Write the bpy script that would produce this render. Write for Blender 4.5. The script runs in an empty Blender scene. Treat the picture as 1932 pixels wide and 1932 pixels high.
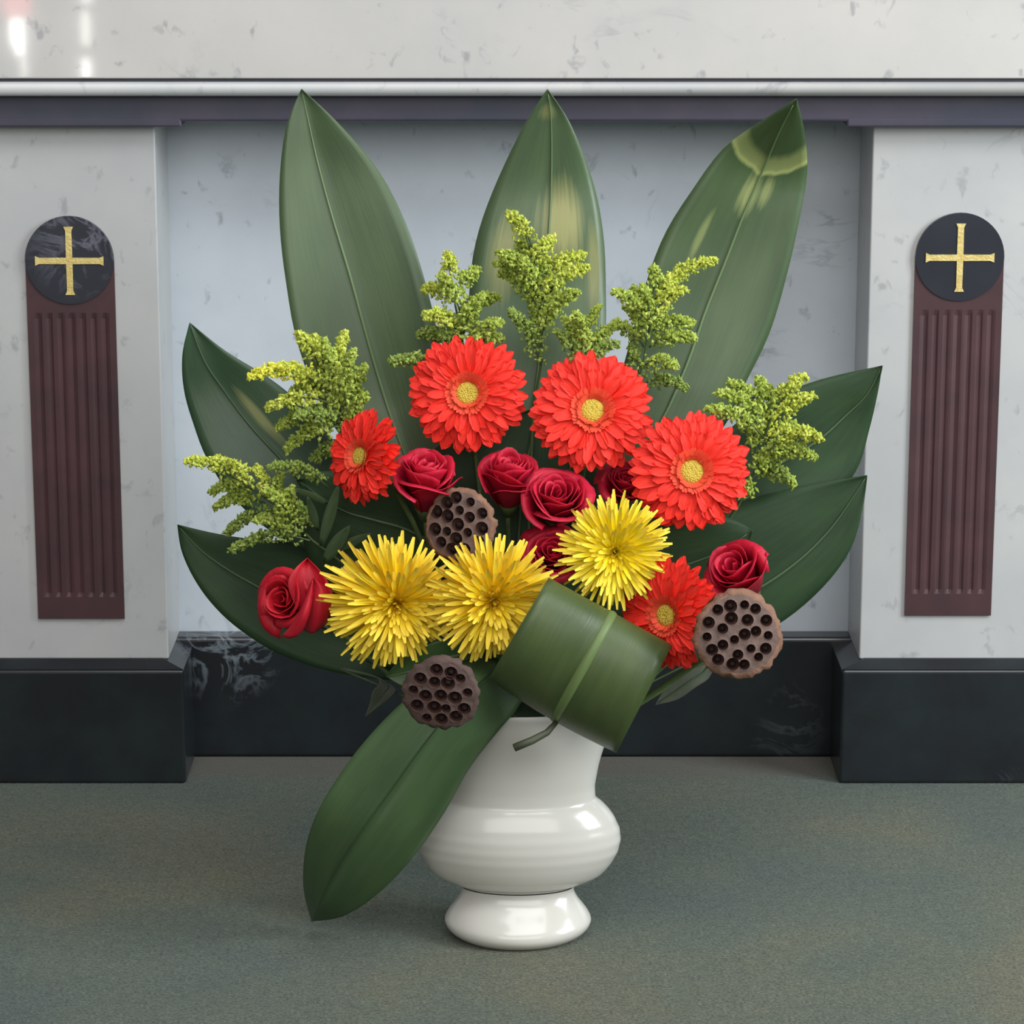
import bpy, bmesh, math, random
from mathutils import Vector, Matrix, geometry
random.seed(7)
R_ = math.radians
S = bpy.context.scene
COL = S.collection

# ------------------------------------------------------------------ camera
F_PX = 5604.0
PITCH = R_(12.73)
CAM = Vector((0.0, -3.37, 1.267))
cd = bpy.data.cameras.new('camera')
cd.sensor_fit = 'HORIZONTAL'; cd.sensor_width = 36.0
cd.lens = 36.0 * F_PX / 1932.0
cd.clip_start = 0.05; cd.clip_end = 60
cam = bpy.data.objects.new('camera', cd); COL.objects.link(cam)
cam.location = CAM
cam.rotation_euler = (R_(90) - PITCH, 0, 0)
S.camera = cam

# ------------------------------------------------------------------ world, lamps, exposure
w = bpy.data.worlds.new('nave_ambience'); S.world = w; w.use_nodes = True
bg = w.node_tree.nodes['Background']
bg.inputs['Color'].default_value = (0.93, 0.97, 1.0, 1)
bg.inputs['Strength'].default_value = 0.24
S.view_settings.view_transform = 'Standard'
S.view_settings.look = 'None'
S.view_settings.exposure = -0.12
S.view_settings.gamma = 1.0
S.view_settings.use_curve_mapping = False

def area(name, loc, target, sx, sy, energy, col):
    l = bpy.data.lights.new(name, 'AREA'); l.shape = 'RECTANGLE'
    l.size = sx; l.size_y = sy; l.energy = energy; l.color = col
    o = bpy.data.objects.new(name, l); COL.objects.link(o)
    o.location = loc
    o.rotation_euler = (Vector(target) - Vector(loc)).to_track_quat('-Z', 'Y').to_euler()
    return o
for i in range(3):      # a window of three tall lights in the side wall
    area('side_window_light', (3.4, -2.1 + 0.62 * i, 2.0), (0, -0.6 + 0.62 * i, 0.4), 0.42, 2.0, 56, (0.90, 0.97, 1.0))
area('nave_ceiling_light', (0.5, -2.3, 4.6), (0, 0.0, 0.3), 3.2, 2.4, 140, (1.0, 0.99, 0.98))
area('nave_front_fill', (0.3, -5.6, 2.9), (0.1, 0.4, 0.6), 5.5, 2.6, 138, (1.0, 0.97, 0.94))  # unseen soft fill added in front to lighten the recessed panel
area('back_wall_fill', (0.0, 1.6, 4.2), (0, 3.6, 1.4), 3.0, 0.8, 30, (1.0, 0.96, 0.92))  # unseen lamp added to brighten the wall behind the altar

# ------------------------------------------------------------------ helpers
CF = Vector((0, math.cos(PITCH), -math.sin(PITCH)))
CU = Vector((0, math.sin(PITCH), math.cos(PITCH)))
def P(px, py, Y):
    """the point of the scene at depth Y seen at this place of the 1932 px photograph"""
    d = CF + Vector(((px - 966) / F_PX, 0, 0)) - CU * ((py - 966) / F_PX)
    return CAM + d * ((Y - CAM.y) / d.y)
def M(px, p):
    """length in metres of px pixels at point p"""
    return px * (p - CAM).dot(CF) / F_PX
def lerp(a, b, t): return a + (b - a) * t
def smooth(t):
    t = max(0.0, min(1.0, t)); return t * t * (3 - 2 * t)

def mesh(name, verts, faces, mat, uvs=None, flat=False):
    me = bpy.data.meshes.new(name)
    me.from_pydata([tuple(v) for v in verts], [], faces)
    if not flat:
        me.polygons.foreach_set('use_smooth', [True] * len(me.polygons))
    if uvs:
        ul = me.uv_layers.new(name='UVMap')
        for lp in me.loops: ul.data[lp.index].uv = uvs[lp.vertex_index]
    if mat: me.materials.append(mat)
    me.update()
    return me
def link(name, me, parent=None, loc=None):
    o = bpy.data.objects.new(name, me); COL.objects.link(o)
    if loc is not None: o.location = loc
    if parent is not None: o.parent = parent
    return o
def thing(name, label, cat, loc=(0, 0, 0), group=None):
    o = bpy.data.objects.new(name, None); COL.objects.link(o)
    o.empty_display_size = 0.03; o.location = loc
    o['label'] = label; o['category'] = cat
    if group: o['group'] = group
    return o
def part(name, verts, faces, mat, parent, uvs=None, flat=False, label=None, stuff=False):
    """vertices in scene coordinates; the parent is an unrotated empty (or its child at the origin)"""
    off = Vector((0, 0, 0)); q = parent
    while q is not None:
        off = off + Vector(q.location); q = q.parent
    o = link(name, mesh(name, [Vector(v) - off for v in verts], faces, mat, uvs, flat), parent)
    if label: o['label'] = label
    if stuff: o['kind'] = 'stuff'
    return o
def solid(o, t, off=0.0):
    m = o.modifiers.new('thickness', 'SOLIDIFY'); m.thickness = t; m.offset = off
    return o
def bevel(o, wd, seg=4):
    m = o.modifiers.new('bevel', 'BEVEL'); m.width = wd; m.segments = seg; m.limit_method = 'ANGLE'
    return o

def catmull(pts, t):
    n = len(pts) - 1
    x = max(0.0, min(n - 1e-6, t * n)); i = int(x); u = x - i
    p0 = pts[max(i - 1, 0)]; p1 = pts[i]; p2 = pts[i + 1]; p3 = pts[min(i + 2, n)]
    return [0.5 * (2 * b + (c - a) * u + (2 * a - 5 * b + 4 * c - d) * u * u + (3 * b - a - 3 * c + d) * u ** 3)
            for a, b, c, d in zip(p0, p1, p2, p3)]
def tube_data(pts, radii, seg=8, cap=True):
    vs, fs = [], []
    pts = [Vector(p) for p in pts]; n = len(pts)
    ref = None
    for i, p in enumerate(pts):
        t = (pts[min(i + 1, n - 1)] - pts[max(i - 1, 0)]).normalized()
        if ref is None:
            ref = t.cross(Vector((0.3, 0.2, 0.9)))
            if ref.length < 1e-3: ref = t.cross(Vector((1, 0, 0)))
        a = (ref - t * ref.dot(t)).normalized(); ref = a
        b = t.cross(a)
        r = radii[i] if hasattr(radii, '__len__') else radii
        for k in range(seg):
            an = 2 * math.pi * k / seg
            vs.append(p + a * (r * math.cos(an)) + b * (r * math.sin(an)))
    for i in range(n - 1):
        for k in range(seg):
            k2 = (k + 1) % seg
            fs.append((i * seg + k, i * seg + k2, (i + 1) * seg + k2, (i + 1) * seg + k))
    if cap:
        fs.append(tuple(range(seg - 1, -1, -1)))
        fs.append(tuple((n - 1) * seg + k for k in range(seg)))
    return vs, fs
def bez(a, b, c, n):
    return [a * (1 - t) ** 2 + b * (2 * t * (1 - t)) + c * (t * t) for t in [i / (n - 1) for i in range(n)]]
def box_data(x0, x1, y0, y1, z0, z1):
    v = [(x, y, z) for x in (x0, x1) for y in (y0, y1) for z in (z0, z1)]
    f = [(0, 1, 3, 2), (4, 6, 7, 5), (0, 4, 5, 1), (2, 3, 7, 6), (0, 2, 6, 4), (1, 5, 7, 3)]
    return v, f
def frame(n, up=Vector((0, 0, 1))):
    n = Vector(n).normalized()
    x = up.cross(n)
    if x.length < 1e-3: x = Vector((1, 0, 0))
    x.normalize(); y = n.cross(x)
    m = Matrix((x, y, n)).transposed()
    return m
def lathe(profile, cx, cy, seg=72):
    vs, fs = [], []
    for r, z in profile:
        for k in range(seg):
            a = 2 * math.pi * k / seg
            vs.append((cx + r * math.cos(a), cy + r * math.sin(a), z))
    for i in range(len(profile) - 1):
        for k in range(seg):
            k2 = (k + 1) % seg
            fs.append((i * seg + k, i * seg + k2, (i + 1) * seg + k2, (i + 1) * seg + k))
    return vs, fs

# ------------------------------------------------------------------ materials
def srgb(r, g, b):
    f = lambda c: (c / 12.92 if c <= 0.04045 else ((c + 0.055) / 1.055) ** 2.4)
    return (f(r / 255), f(g / 255), f(b / 255), 1)
class NT:
    def __init__(self, name, rough=0.5, spec=0.5):
        self.m = bpy.data.materials.new(name); self.m.use_nodes = True
        self.t = self.m.node_tree; self.N = self.t.nodes
        self.b = self.N['Principled BSDF']
        self.b.inputs['Roughness'].default_value = rough
        self.b.inputs['Specular IOR Level'].default_value = spec
    def n(self, typ, **kw):
        x = self.N.new(typ)
        for k, v in kw.items(): setattr(x, k, v)
        return x
    def l(self, a, b): self.t.links.new(a, b)
    def coords(self, out='Object', scale=(1, 1, 1), loc=(0, 0, 0)):
        tc = self.n('ShaderNodeTexCoord'); mp = self.n('ShaderNodeMapping')
        mp.inputs['Scale'].default_value = scale; mp.inputs['Location'].default_value = loc
        self.l(tc.outputs[out], mp.inputs['Vector']); return mp.outputs['Vector']
    def noise(self, vec, scale, detail=4, rough=0.55, dist=0.0):
        x = self.n('ShaderNodeTexNoise'); x.inputs['Scale'].default_value = scale
        x.inputs['Detail'].default_value = detail; x.inputs['Roughness'].default_value = rough
        x.inputs['Distortion'].default_value = dist
        self.l(vec, x.inputs['Vector']); return x.outputs['Fac']
    def ramp(self, fac, stops):
        x = self.n('ShaderNodeValToRGB'); e = x.color_ramp.elements
        while len(e) < len(stops): e.new(0.5)
        for el, (p, c) in zip(e, stops):
            el.position = p; el.color = c if hasattr(c, '__len__') else (c, c, c, 1)
        self.l(fac, x.inputs['Fac']); return x.outputs['Color']
    def mix(self, fac, a, b, mode='MIX'):
        x = self.n('ShaderNodeMix', data_type='RGBA', blend_type=mode)
        for sock, v in ((x.inputs[0], fac), (x.inputs[6], a), (x.inputs[7], b)):
            if hasattr(v, 'is_linked'): self.l(v, sock)
            else: sock.default_value = v
        return x.outputs[2]
    def math(self, op, a, b=0.0, clamp=False):
        x = self.n('ShaderNodeMath', operation=op, use_clamp=clamp)
        for sock, v in ((x.inputs[0], a), (x.inputs[1], b)):
            if hasattr(v, 'is_linked'): self.l(v, sock)
            else: sock.default_value = v
        return x.outputs[0]
    def bump(self, h, strength=0.3, dist=0.001):
        x = self.n('ShaderNodeBump'); x.inputs['Strength'].default_value = strength
        x.inputs['Distance'].default_value = dist
        self.l(h, x.inputs['Height']); self.l(x.outputs['Normal'], self.b.inputs['Normal'])
    def col(self, c):
        s = self.b.inputs['Base Color']
        if hasattr(c, 'is_linked'): self.l(c, s)
        else: s.default_value = c

def marble(name, base, cloud, vein, rough=0.2, off=(0, 0, 0), vein_scale=3.2):
    k = NT(name, rough)
    v = k.coords('Object', (1, 1, 1), off)
    c1 = k.ramp(k.noise(v, 5.0, 5, 0.6), [(0.36, cloud), (0.62, base)])
    dash = k.coords('Object', (1.0, 1.0, 0.75), off)
    n2 = k.noise(v, vein_scale, 6, 0.62, 0.8)
    ridge = k.math('ABSOLUTE', k.math('SUBTRACT', n2, 0.5))
    line = k.ramp(ridge, [(0.0, 1.0), (0.016, 0.0)])
    mask = k.ramp(k.noise(v, 8.0, 2), [(0.54, 0.0), (0.68, 1.0)])
    spots = k.ramp(k.noise(dash, 46.0, 3, 0.5, 0.4), [(0.63, 0.0), (0.74, 1.0)])
    f = k.math('MULTIPLY', line, mask)
    f = k.math('MAXIMUM', k.math('MULTIPLY', f, 0.55), k.math('MULTIPLY', spots, 0.55))
    k.col(k.mix(f, c1, vein))
    return k.m
MARBLE = marble('white_veined_marble', srgb(191, 191, 190), srgb(182, 183, 184), srgb(140, 142, 146), 0.35)
MARBLE_TOP = marble('polished_white_marble', srgb(204, 200, 196), srgb(195, 193, 191), srgb(138, 140, 144), 0.035, (3, 1, 2))
MARBLE_BLUE = marble('blue_grey_marble', srgb(206, 213, 221), srgb(196, 203, 211), srgb(130, 138, 148), 0.35, (7, 2, 5))
def dark_marble(name, base, alt, vein, rough, vein_at=None, amount=1.0):
    k = NT(name, rough)
    v = k.coords('Object')
    c1 = k.ramp(k.noise(v, 9.0, 4), [(0.4, base), (0.65, alt)])
    n2 = k.noise(v, 9.0, 6, 0.65, 1.2)
    line = k.ramp(k.math('ABSOLUTE', k.math('SUBTRACT', n2, 0.5)), [(0.0, 1.0), (0.035, 0.0)])
    mask = k.ramp(k.noise(v, 4.0, 2), [(0.66, 0.0), (0.84, 0.4)])
    if vein_at is not None:
        d = k.n('ShaderNodeVectorMath', operation='DISTANCE')
        k.l(v, d.inputs[0]); d.inputs[1].default_value = vein_at
        near = k.ramp(d.outputs['Value'], [(0.02, 1.0), (0.085, 0.0)])
        n3 = k.noise(v, 16.0, 5, 0.6, 1.6)
        wide = k.ramp(k.math('ABSOLUTE', k.math('SUBTRACT', n3, 0.52)), [(0.0, 1.0), (0.06, 0.0)])
        line = k.math('MAXIMUM', k.math('MULTIPLY', line, mask), k.math('MULTIPLY', wide, near))
        mask = 1.0
    f = k.math('MULTIPLY', k.math('MULTIPLY', line, mask), amount)
    k.col(k.mix(f, c1, vein))
    return k.m
DARK = dark_marble('dark_green_marble', srgb(31, 33, 37), srgb(36, 43, 45), srgb(120, 130, 138), 0.25,
                   tuple(P(425, 1225, 0.66) - Vector((0, 0.70, 0))), 0.9)
FRIEZE = dark_marble('dark_purple_marble', srgb(64, 66, 80), srgb(78, 72, 86), srgb(110, 110, 122), 0.4, None, 0.35)
DISC = dark_marble('black_marble_disc', srgb(42, 44, 52), srgb(48, 50, 58), srgb(140, 140, 155), 0.3,
                   tuple(P(152, 452, 0.55) - Vector((0, 0.70, 0))), 0.45)
def simple(name, c, rough=0.5, var=None, scale=20, bump=0.0, bscale=60, metal=0.0, spec=0.5, out='Object'):
    k = NT(name, rough, spec)
    v = k.coords(out)
    if var: k.col(k.ramp(k.noise(v, scale, 4), [(0.3, c), (0.7, var)]))
    else: k.col(c)
    if bump: k.bump(k.noise(v, bscale, 3), bump, 0.002)
    k.b.inputs['Metallic'].default_value = metal
    return k.m
REDSTONE = simple('red_brown_marble', srgb(64, 44, 48), 0.45, srgb(80, 51, 55), 14)
GILT = simple('gilding', srgb(214, 186, 110), 0.45, srgb(232, 212, 140), 90, 0.5, 300, 0.25)
WALL = simple('cream_plaster', srgb(226, 218, 210), 0.8, srgb(220, 212, 204), 3)
WAINSCOT = simple('grey_wainscot', srgb(196, 200, 205), 0.6, srgb(188, 192, 198), 3)
CERAMIC = simple('white_glaze', srgb(205, 202, 194), 0.18)
CERAMIC.node_tree.nodes['Principled BSDF'].inputs['Coat Weight'].default_value = 0.2
CERAMIC.node_tree.nodes['Principled BSDF'].inputs['Coat Roughness'].default_value = 0.05

def carpet():
    k = NT('grey_green_carpet', 0.95, 0.1)
    v = k.coords('Object')
    big = k.noise(v, 2.2, 4, 0.55)
    c = k.ramp(big, [(0.34, srgb(70, 82, 77)), (0.5, srgb(80, 90, 78)), (0.66, srgb(95, 96, 77))])
    vy = k.coords('Object', (1, 1.0, 1))
    fine = k.noise(vy, 260, 3, 0.7)
    c = k.mix(0.9, c, k.ramp(fine, [(0.3, 0.16), (0.7, 0.84)]), 'OVERLAY')
    c = k.mix(0.5, c, k.ramp(k.noise(vy, 70, 5, 0.75), [(0.3, 0.24), (0.7, 0.76)]), 'OVERLAY')
    # brownish shade painted onto the pile in the recess of the altar front
    sx = k.n('ShaderNodeSeparateXYZ'); k.l(v, sx.inputs[0])
    far = k.ramp(k.math('ADD', sx.outputs['Y'], k.math('MULTIPLY', k.math('SUBTRACT', k.noise(v, 14, 3), 0.5), 0.06)),
                 [(0.545, 0.0), (0.60, 0.8)])
    c = k.mix(far, c, srgb(88, 82, 74))
    k.col(c)
    k.bump(k.math('ADD', fine, k.noise(v, 700, 2)), 0.6, 0.004)
    k.b.inputs['Sheen Weight'].default_value = 0.15
    return k.m
CARPET = carpet()

def leaf_mat(name, dark, light, patches=(), patch_col=None, rough=0.40, crease=None):
    k = NT(name, rough, 0.5)
    uv = k.coords('UV')
    sx = k.n('ShaderNodeSeparateXYZ'); k.l(uv, sx.inputs[0])
    st = k.coords('UV', (26, 1.2, 1))
    fine = k.noise(st, 3.0, 3, 0.6)
    c = k.ramp(k.math('ADD', k.math('MULTIPLY', fine, 0.32), k.math('MULTIPLY', k.noise(uv, 3.0, 3), 0.68)),
               [(0.36, dark), (0.64, light)])
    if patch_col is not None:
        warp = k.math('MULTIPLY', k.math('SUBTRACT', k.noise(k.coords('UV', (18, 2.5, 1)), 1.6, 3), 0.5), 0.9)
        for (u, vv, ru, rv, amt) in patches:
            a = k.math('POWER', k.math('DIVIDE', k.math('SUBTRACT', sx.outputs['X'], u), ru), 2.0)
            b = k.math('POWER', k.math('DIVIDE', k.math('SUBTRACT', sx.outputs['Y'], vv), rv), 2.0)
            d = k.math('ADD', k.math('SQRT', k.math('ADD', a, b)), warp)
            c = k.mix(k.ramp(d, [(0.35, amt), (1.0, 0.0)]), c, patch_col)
    if crease is not None:      # light on the fold painted across the blade, sharp below and fading towards the tip
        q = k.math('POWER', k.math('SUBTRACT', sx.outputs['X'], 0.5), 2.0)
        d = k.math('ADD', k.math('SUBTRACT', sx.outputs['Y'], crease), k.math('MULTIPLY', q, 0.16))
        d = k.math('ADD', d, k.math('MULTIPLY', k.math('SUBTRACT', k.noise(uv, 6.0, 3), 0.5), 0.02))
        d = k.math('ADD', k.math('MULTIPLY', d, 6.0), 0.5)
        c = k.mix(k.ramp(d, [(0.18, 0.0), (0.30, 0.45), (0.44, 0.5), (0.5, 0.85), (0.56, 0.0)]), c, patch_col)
    k.col(c)
    k.bump(fine, 0.12, 0.002)
    return k.m
LEAF = leaf_mat('aspidistra_green', srgb(66, 86, 58), srgb(80, 100, 66))
LEAF_ROLL = leaf_mat('aspidistra_olive_green', srgb(62, 78, 42), srgb(77, 92, 51))
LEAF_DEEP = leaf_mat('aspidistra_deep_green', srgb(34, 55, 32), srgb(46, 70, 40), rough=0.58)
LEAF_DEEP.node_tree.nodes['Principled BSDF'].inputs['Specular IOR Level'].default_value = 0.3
LEAF_BRIGHT = leaf_mat('aspidistra_fresh_green', srgb(62, 92, 52), srgb(80, 112, 60))
LEAF_HANG = leaf_mat('aspidistra_hanging_green', srgb(60, 84, 52), srgb(74, 98, 60))
LEAF_GLARE = leaf_mat('aspidistra_glare_patches', srgb(70, 90, 64), srgb(86, 106, 72),
                      [(0.62, 0.34, 0.26, 0.12, 0.7), (0.2, 0.41, 0.12, 0.12, 0.5), (0.9, 0.45, 0.08, 0.12, 0.45), (0.45, 0.085, 0.3, 0.03, 0.35)], srgb(172, 168, 108))  # pale patches paint glare on the bent blade into its colour
LEAF_CREASE_LIGHT = leaf_mat('aspidistra_crease_light', srgb(58, 78, 48), srgb(73, 94, 58),
                        [(0.47, 0.29, 0.10, 0.07, 0.6), (0.62, 0.28, 0.07, 0.05, 0.5), (0.25, 0.42, 0.04, 0.07, 0.4)], srgb(164, 172, 108), crease=0.232)  # pale crease and spots paint light caught on the bent blade
LEAF_STREAK = leaf_mat('aspidistra_pale_streak', srgb(44, 70, 48), srgb(60, 84, 56),
                       [(0.62, 0.42, 0.07, 0.16, 0.7)], srgb(150, 152, 100))
RIB = simple('leaf_midrib_green', srgb(96, 118, 78), 0.45)
RIB_PALE = simple('leaf_midrib_pale_green', srgb(98, 118, 68), 0.5)
PETIOLE = simple('petiole_dark_olive', srgb(66, 70, 52), 0.6)
RIB_DARK = simple('leaf_midrib_dark_green', srgb(64, 86, 56), 0.45)
STEM = simple('stem_green', srgb(84, 104, 58), 0.5, srgb(70, 88, 50), 40)
DRYLEAF = simple('dull_grey_green_leaf', srgb(70, 76, 62), 0.6, srgb(84, 88, 72), 40)

def petal_mat(name, base, tip, stops=(0.0, 1.0), rough=0.5, streak=0.25, dark=None, sss=0.12):
    k = NT(name, rough, 0.3)
    uv = k.coords('UV')
    sx = k.n('ShaderNodeSeparateXYZ'); k.l(uv, sx.inputs[0])
    c = k.ramp(sx.outputs['Y'], [(stops[0], base), (stops[1], tip)])
    n = k.noise(k.coords('UV', (9, 0.8, 1)), 2.0, 2)
    if dark is not None:
        c = k.mix(k.math('MULTIPLY', k.ramp(n, [(0.4, 1.0), (0.6, 0.0)]), streak), c, dark)
    k.col(c)
    k.bump(n, 0.25, 0.002)
    k.b.inputs['Subsurface Weight'].default_value = sss
    k.b.inputs['Subsurface Radius'].default_value = (0.006, 0.003, 0.002)
    k.b.inputs['Subsurface Scale'].default_value = 1.0
    return k.m
GERB = petal_mat('gerbera_orange_red', srgb(252, 50, 30), srgb(253, 56, 42), (0.1, 0.8), 0.6, 0.3, srgb(240, 36, 32), 0.2)
GERB_RING = petal_mat('gerbera_inner_orange', srgb(236, 104, 62), srgb(246, 74, 52), (0.0, 1.0), 0.6, 0.2, srgb(225, 60, 40))
ROSE = petal_mat('rose_crimson', srgb(136, 16, 40), srgb(198, 26, 56), (0.4, 1.0), 0.5, 0.25, srgb(126, 12, 36))
ROSE2 = petal_mat('rose_scarlet', srgb(146, 16, 32), srgb(204, 28, 46), (0.4, 1.0), 0.5, 0.25, srgb(146, 12, 30))
MUM = petal_mat('mum_yellow', srgb(255, 217, 34), srgb(255, 220, 80), (0.65, 1.0), 0.5, 0.15, srgb(250, 208, 30), 0.3)
MUM2 = petal_mat('mum_bright_yellow', srgb(255, 228, 30), srgb(255, 225, 84), (0.7, 1.0), 0.5, 0.15, srgb(255, 220, 26), 0.3)
MUMHEART = simple('mum_heart', srgb(226, 190, 40), 0.7, srgb(200, 170, 40), 300, 0.6, 400)
def disc_mat():
    k = NT('gerbera_disc_yellow', 0.7, 0.2)
    v = k.coords('Object')
    vo = k.n('ShaderNodeTexVoronoi'); vo.inputs['Scale'].default_value = 480
    k.l(v, vo.inputs['Vector'])
    k.col(k.ramp(vo.outputs['Distance'], [(0.1, srgb(226, 196, 84)), (0.8, srgb(196, 168, 62))]))
    k.bump(vo.outputs['Distance'], 0.8, -0.002)
    return k.m
GDISC = disc_mat()
def island_mat(name, cols, rough=0.7):
    k = NT(name, rough, 0.2)
    g = k.n('ShaderNodeNewGeometry')
    n = len(cols)
    k.col(k.ramp(g.outputs['Random Per Island'], [(i / (n - 1), c) for i, c in enumerate(cols)]))
    return k.m
GOLD_A = island_mat('goldenrod_green', [srgb(138, 156, 60), srgb(160, 178, 76), srgb(190, 203, 104)])
GOLD_B = island_mat('goldenrod_yellow', [srgb(196, 194, 54), srgb(218, 218, 74), srgb(238, 236, 104)])
GOLD_M = island_mat('goldenrod_lime_yellow', [srgb(162, 173, 60), srgb(186, 197, 80), srgb(212, 217, 108)])
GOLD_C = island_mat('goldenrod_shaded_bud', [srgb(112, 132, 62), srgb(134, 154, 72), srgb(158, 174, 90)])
POD = simple('lotus_pod_brown', srgb(96, 78, 72), 0.75, srgb(116, 92, 82), 60, 0.5, 160)
POD_EDGE = simple('lotus_pod_rim', srgb(118, 84, 68), 0.8, srgb(144, 106, 84), 90, 0.8, 120)
POD_D = simple('dark_lotus_pod_brown', srgb(74, 57, 53), 0.8, srgb(90, 68, 62), 60, 0.5, 160)
HOLE = simple('lotus_hole_dark', srgb(82, 60, 54), 0.95, spec=0.1)
SEED = simple('lotus_seed', srgb(46, 34, 31), 0.95, spec=0.1)
def glow(name, c, s):
    k = NT(name, 0.5); k.col(c)
    k.b.inputs['Emission Color'].default_value = c; k.b.inputs['Emission Strength'].default_value = s
    return k.m
PANE_RED = glow('red_streak_pane', (1.0, 0.22, 0.22, 1), 8.0)  # glow colours of the added, unseen panes
PANE = glow('glowing_streak_pane', (1.0, 0.99, 0.95, 1), 26.0)
PANE_DIM = glow('dim_streak_pane', (1.0, 0.97, 0.88, 1), 14.0)
BRASS = simple('brass', srgb(200, 160, 80), 0.3, None, 1, 0, 1, 0.9)

# ------------------------------------------------------------------ setting
def structure(name, verts, faces, mat):
    o = link(name, mesh(name, verts, faces, mat, flat=True)); o['kind'] = 'structure'; return o
structure('floor', *box_data(-5, 5, -5.5, 5.2, -0.1, 0.0), CARPET)
structure('wall_back', *box_data(-5, 5, 3.4, 3.6, 0.0, 4.6), WALL)
YW = -6.3
structure('wall_front', *box_data(-5, 5, YW - 0.2, YW, 0.0, 4.2), WAINSCOT)

# ------------------------------------------------------------------ altar
YF = 0.539          # front of the plinth blocks
YP = 0.560          # face of the pilasters
YR = 0.700          # face of the recessed panel
YRP = 0.660         # front of the recessed plinth
YM = 0.500          # front of the table edge
z_j = P(966, 148.5, YM).z
z_e0 = P(966, 153, YM).z
z_e1 = P(966, 183, YM).z
z_top = z_j + 0.155
altar = thing('altar', 'white marble altar with dark plinth and two pilasters, behind the flowers', 'altar', (0, YR, 0))
XA = 1.75
def A(name, d, mat, bev=0.0, **kw):
    o = part(name, d[0], d[1], mat, altar, flat=True, **kw)
    if bev: bevel(o, bev)
    return o
A('table_slab', box_data(-XA, XA, YM, 1.5, z_j, z_top), MARBLE_TOP, 0.002)
A('dark_joint', box_data(-XA + .004, XA - .004, YM + 0.006, 1.45, z_e0 - 0.0005, z_j), FRIEZE)
# half-round white table edge
prof = []
ze_t, ze_b = z_e0, z_e1
rr = (ze_t - ze_b) / 2
for i in range(13):
    a = -math.pi / 2 + math.pi * i / 12
    prof.append((YM + 0.012 - 0.012 * math.cos(a), (ze_t + ze_b) / 2 + rr * math.sin(a)))
vs = [(x, y, z) for x in (-XA, XA) for (y, z) in prof] + [(-XA, 1.42, ze_b), (-XA, 1.42, ze_t), (XA, 1.42, ze_b), (XA, 1.42, ze_t)]
n = len(prof)
fs = [(i, i + 1, n + i + 1, n + i) for i in range(n - 1)]
b0 = 2 * n
fs += [(n - 1, b0 + 1, b0 + 3, 2 * n - 1), (0, n, b0 + 2, b0), (b0, b0 + 2, b0 + 3, b0 + 1),
       tuple(range(n)) + (b0 + 1, b0), tuple(range(2 * n - 1, n - 1, -1)) + (b0 + 2, b0 + 3)]
part('table_edge', vs, fs, MARBLE, altar)
yfz = YM + 0.030
z_f1 = P(966, 230, yfz).z
A('frieze', box_data(-XA + 0.03, XA - 0.03, yfz, 1.4, z_f1, z_e1), FRIEZE, 0.004)
z_c0 = P(966, 221, YP - 0.03).z
z_c1 = P(966, 240, YP - 0.03).z
A('back_panel', box_data(-XA + 0.12, XA - 0.12, YR, YR + 0.06, 0.0, z_e1), MARBLE_BLUE)
A('recess_plinth', box_data(-XA + 0.1, XA - 0.1, YRP, YR, 0.0, P(600, 1203, YRP).z), DARK, 0.006)
# altar body behind the panel
A('core', box_data(-XA + 0.15, XA - 0.15, YR + 0.06, 1.35, 0.0, z_f1), MARBLE)

def cross_poly(cx, cz, half, wd, fl, y0, y1):
    vs, fs = [], []
    def quad_prism(pts):
        b = len(vs)
        m = len(pts)
        for (x, z) in pts: vs.append((x, y0, z))
        for (x, z) in pts: vs.append((x, y1, z))
        fs.append(tuple(range(b, b + m))); fs.append(tuple(range(b + 2 * m - 1, b + m - 1, -1)))
        for i in range(m):
            j = (i + 1) % m
            fs.append((b + i, b + m + i, b + m + j, b + j))
    w2 = wd / 2
    pts = []
    for (dx, dz) in ((1, 0), (0, 1), (-1, 0), (0, -1)):
        px, pz = -dz, dx
        e = half
        pts += [(cx + dx * w2 - px * w2, cz + dz * w2 - pz * w2),
                (cx + dx * e * .88 - px * w2 * .95, cz + dz * e * .88 - pz * w2 * .95),
                (cx + dx * e - px * fl / 2, cz + dz * e - pz * fl / 2),
                (cx + dx * e + px * fl / 2, cz + dz * e + pz * fl / 2),
                (cx + dx * e * .88 + px * w2 * .95, cz + dz * e * .88 + pz * w2 * .95)]
    quad_prism(pts)
    return vs, fs

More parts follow.
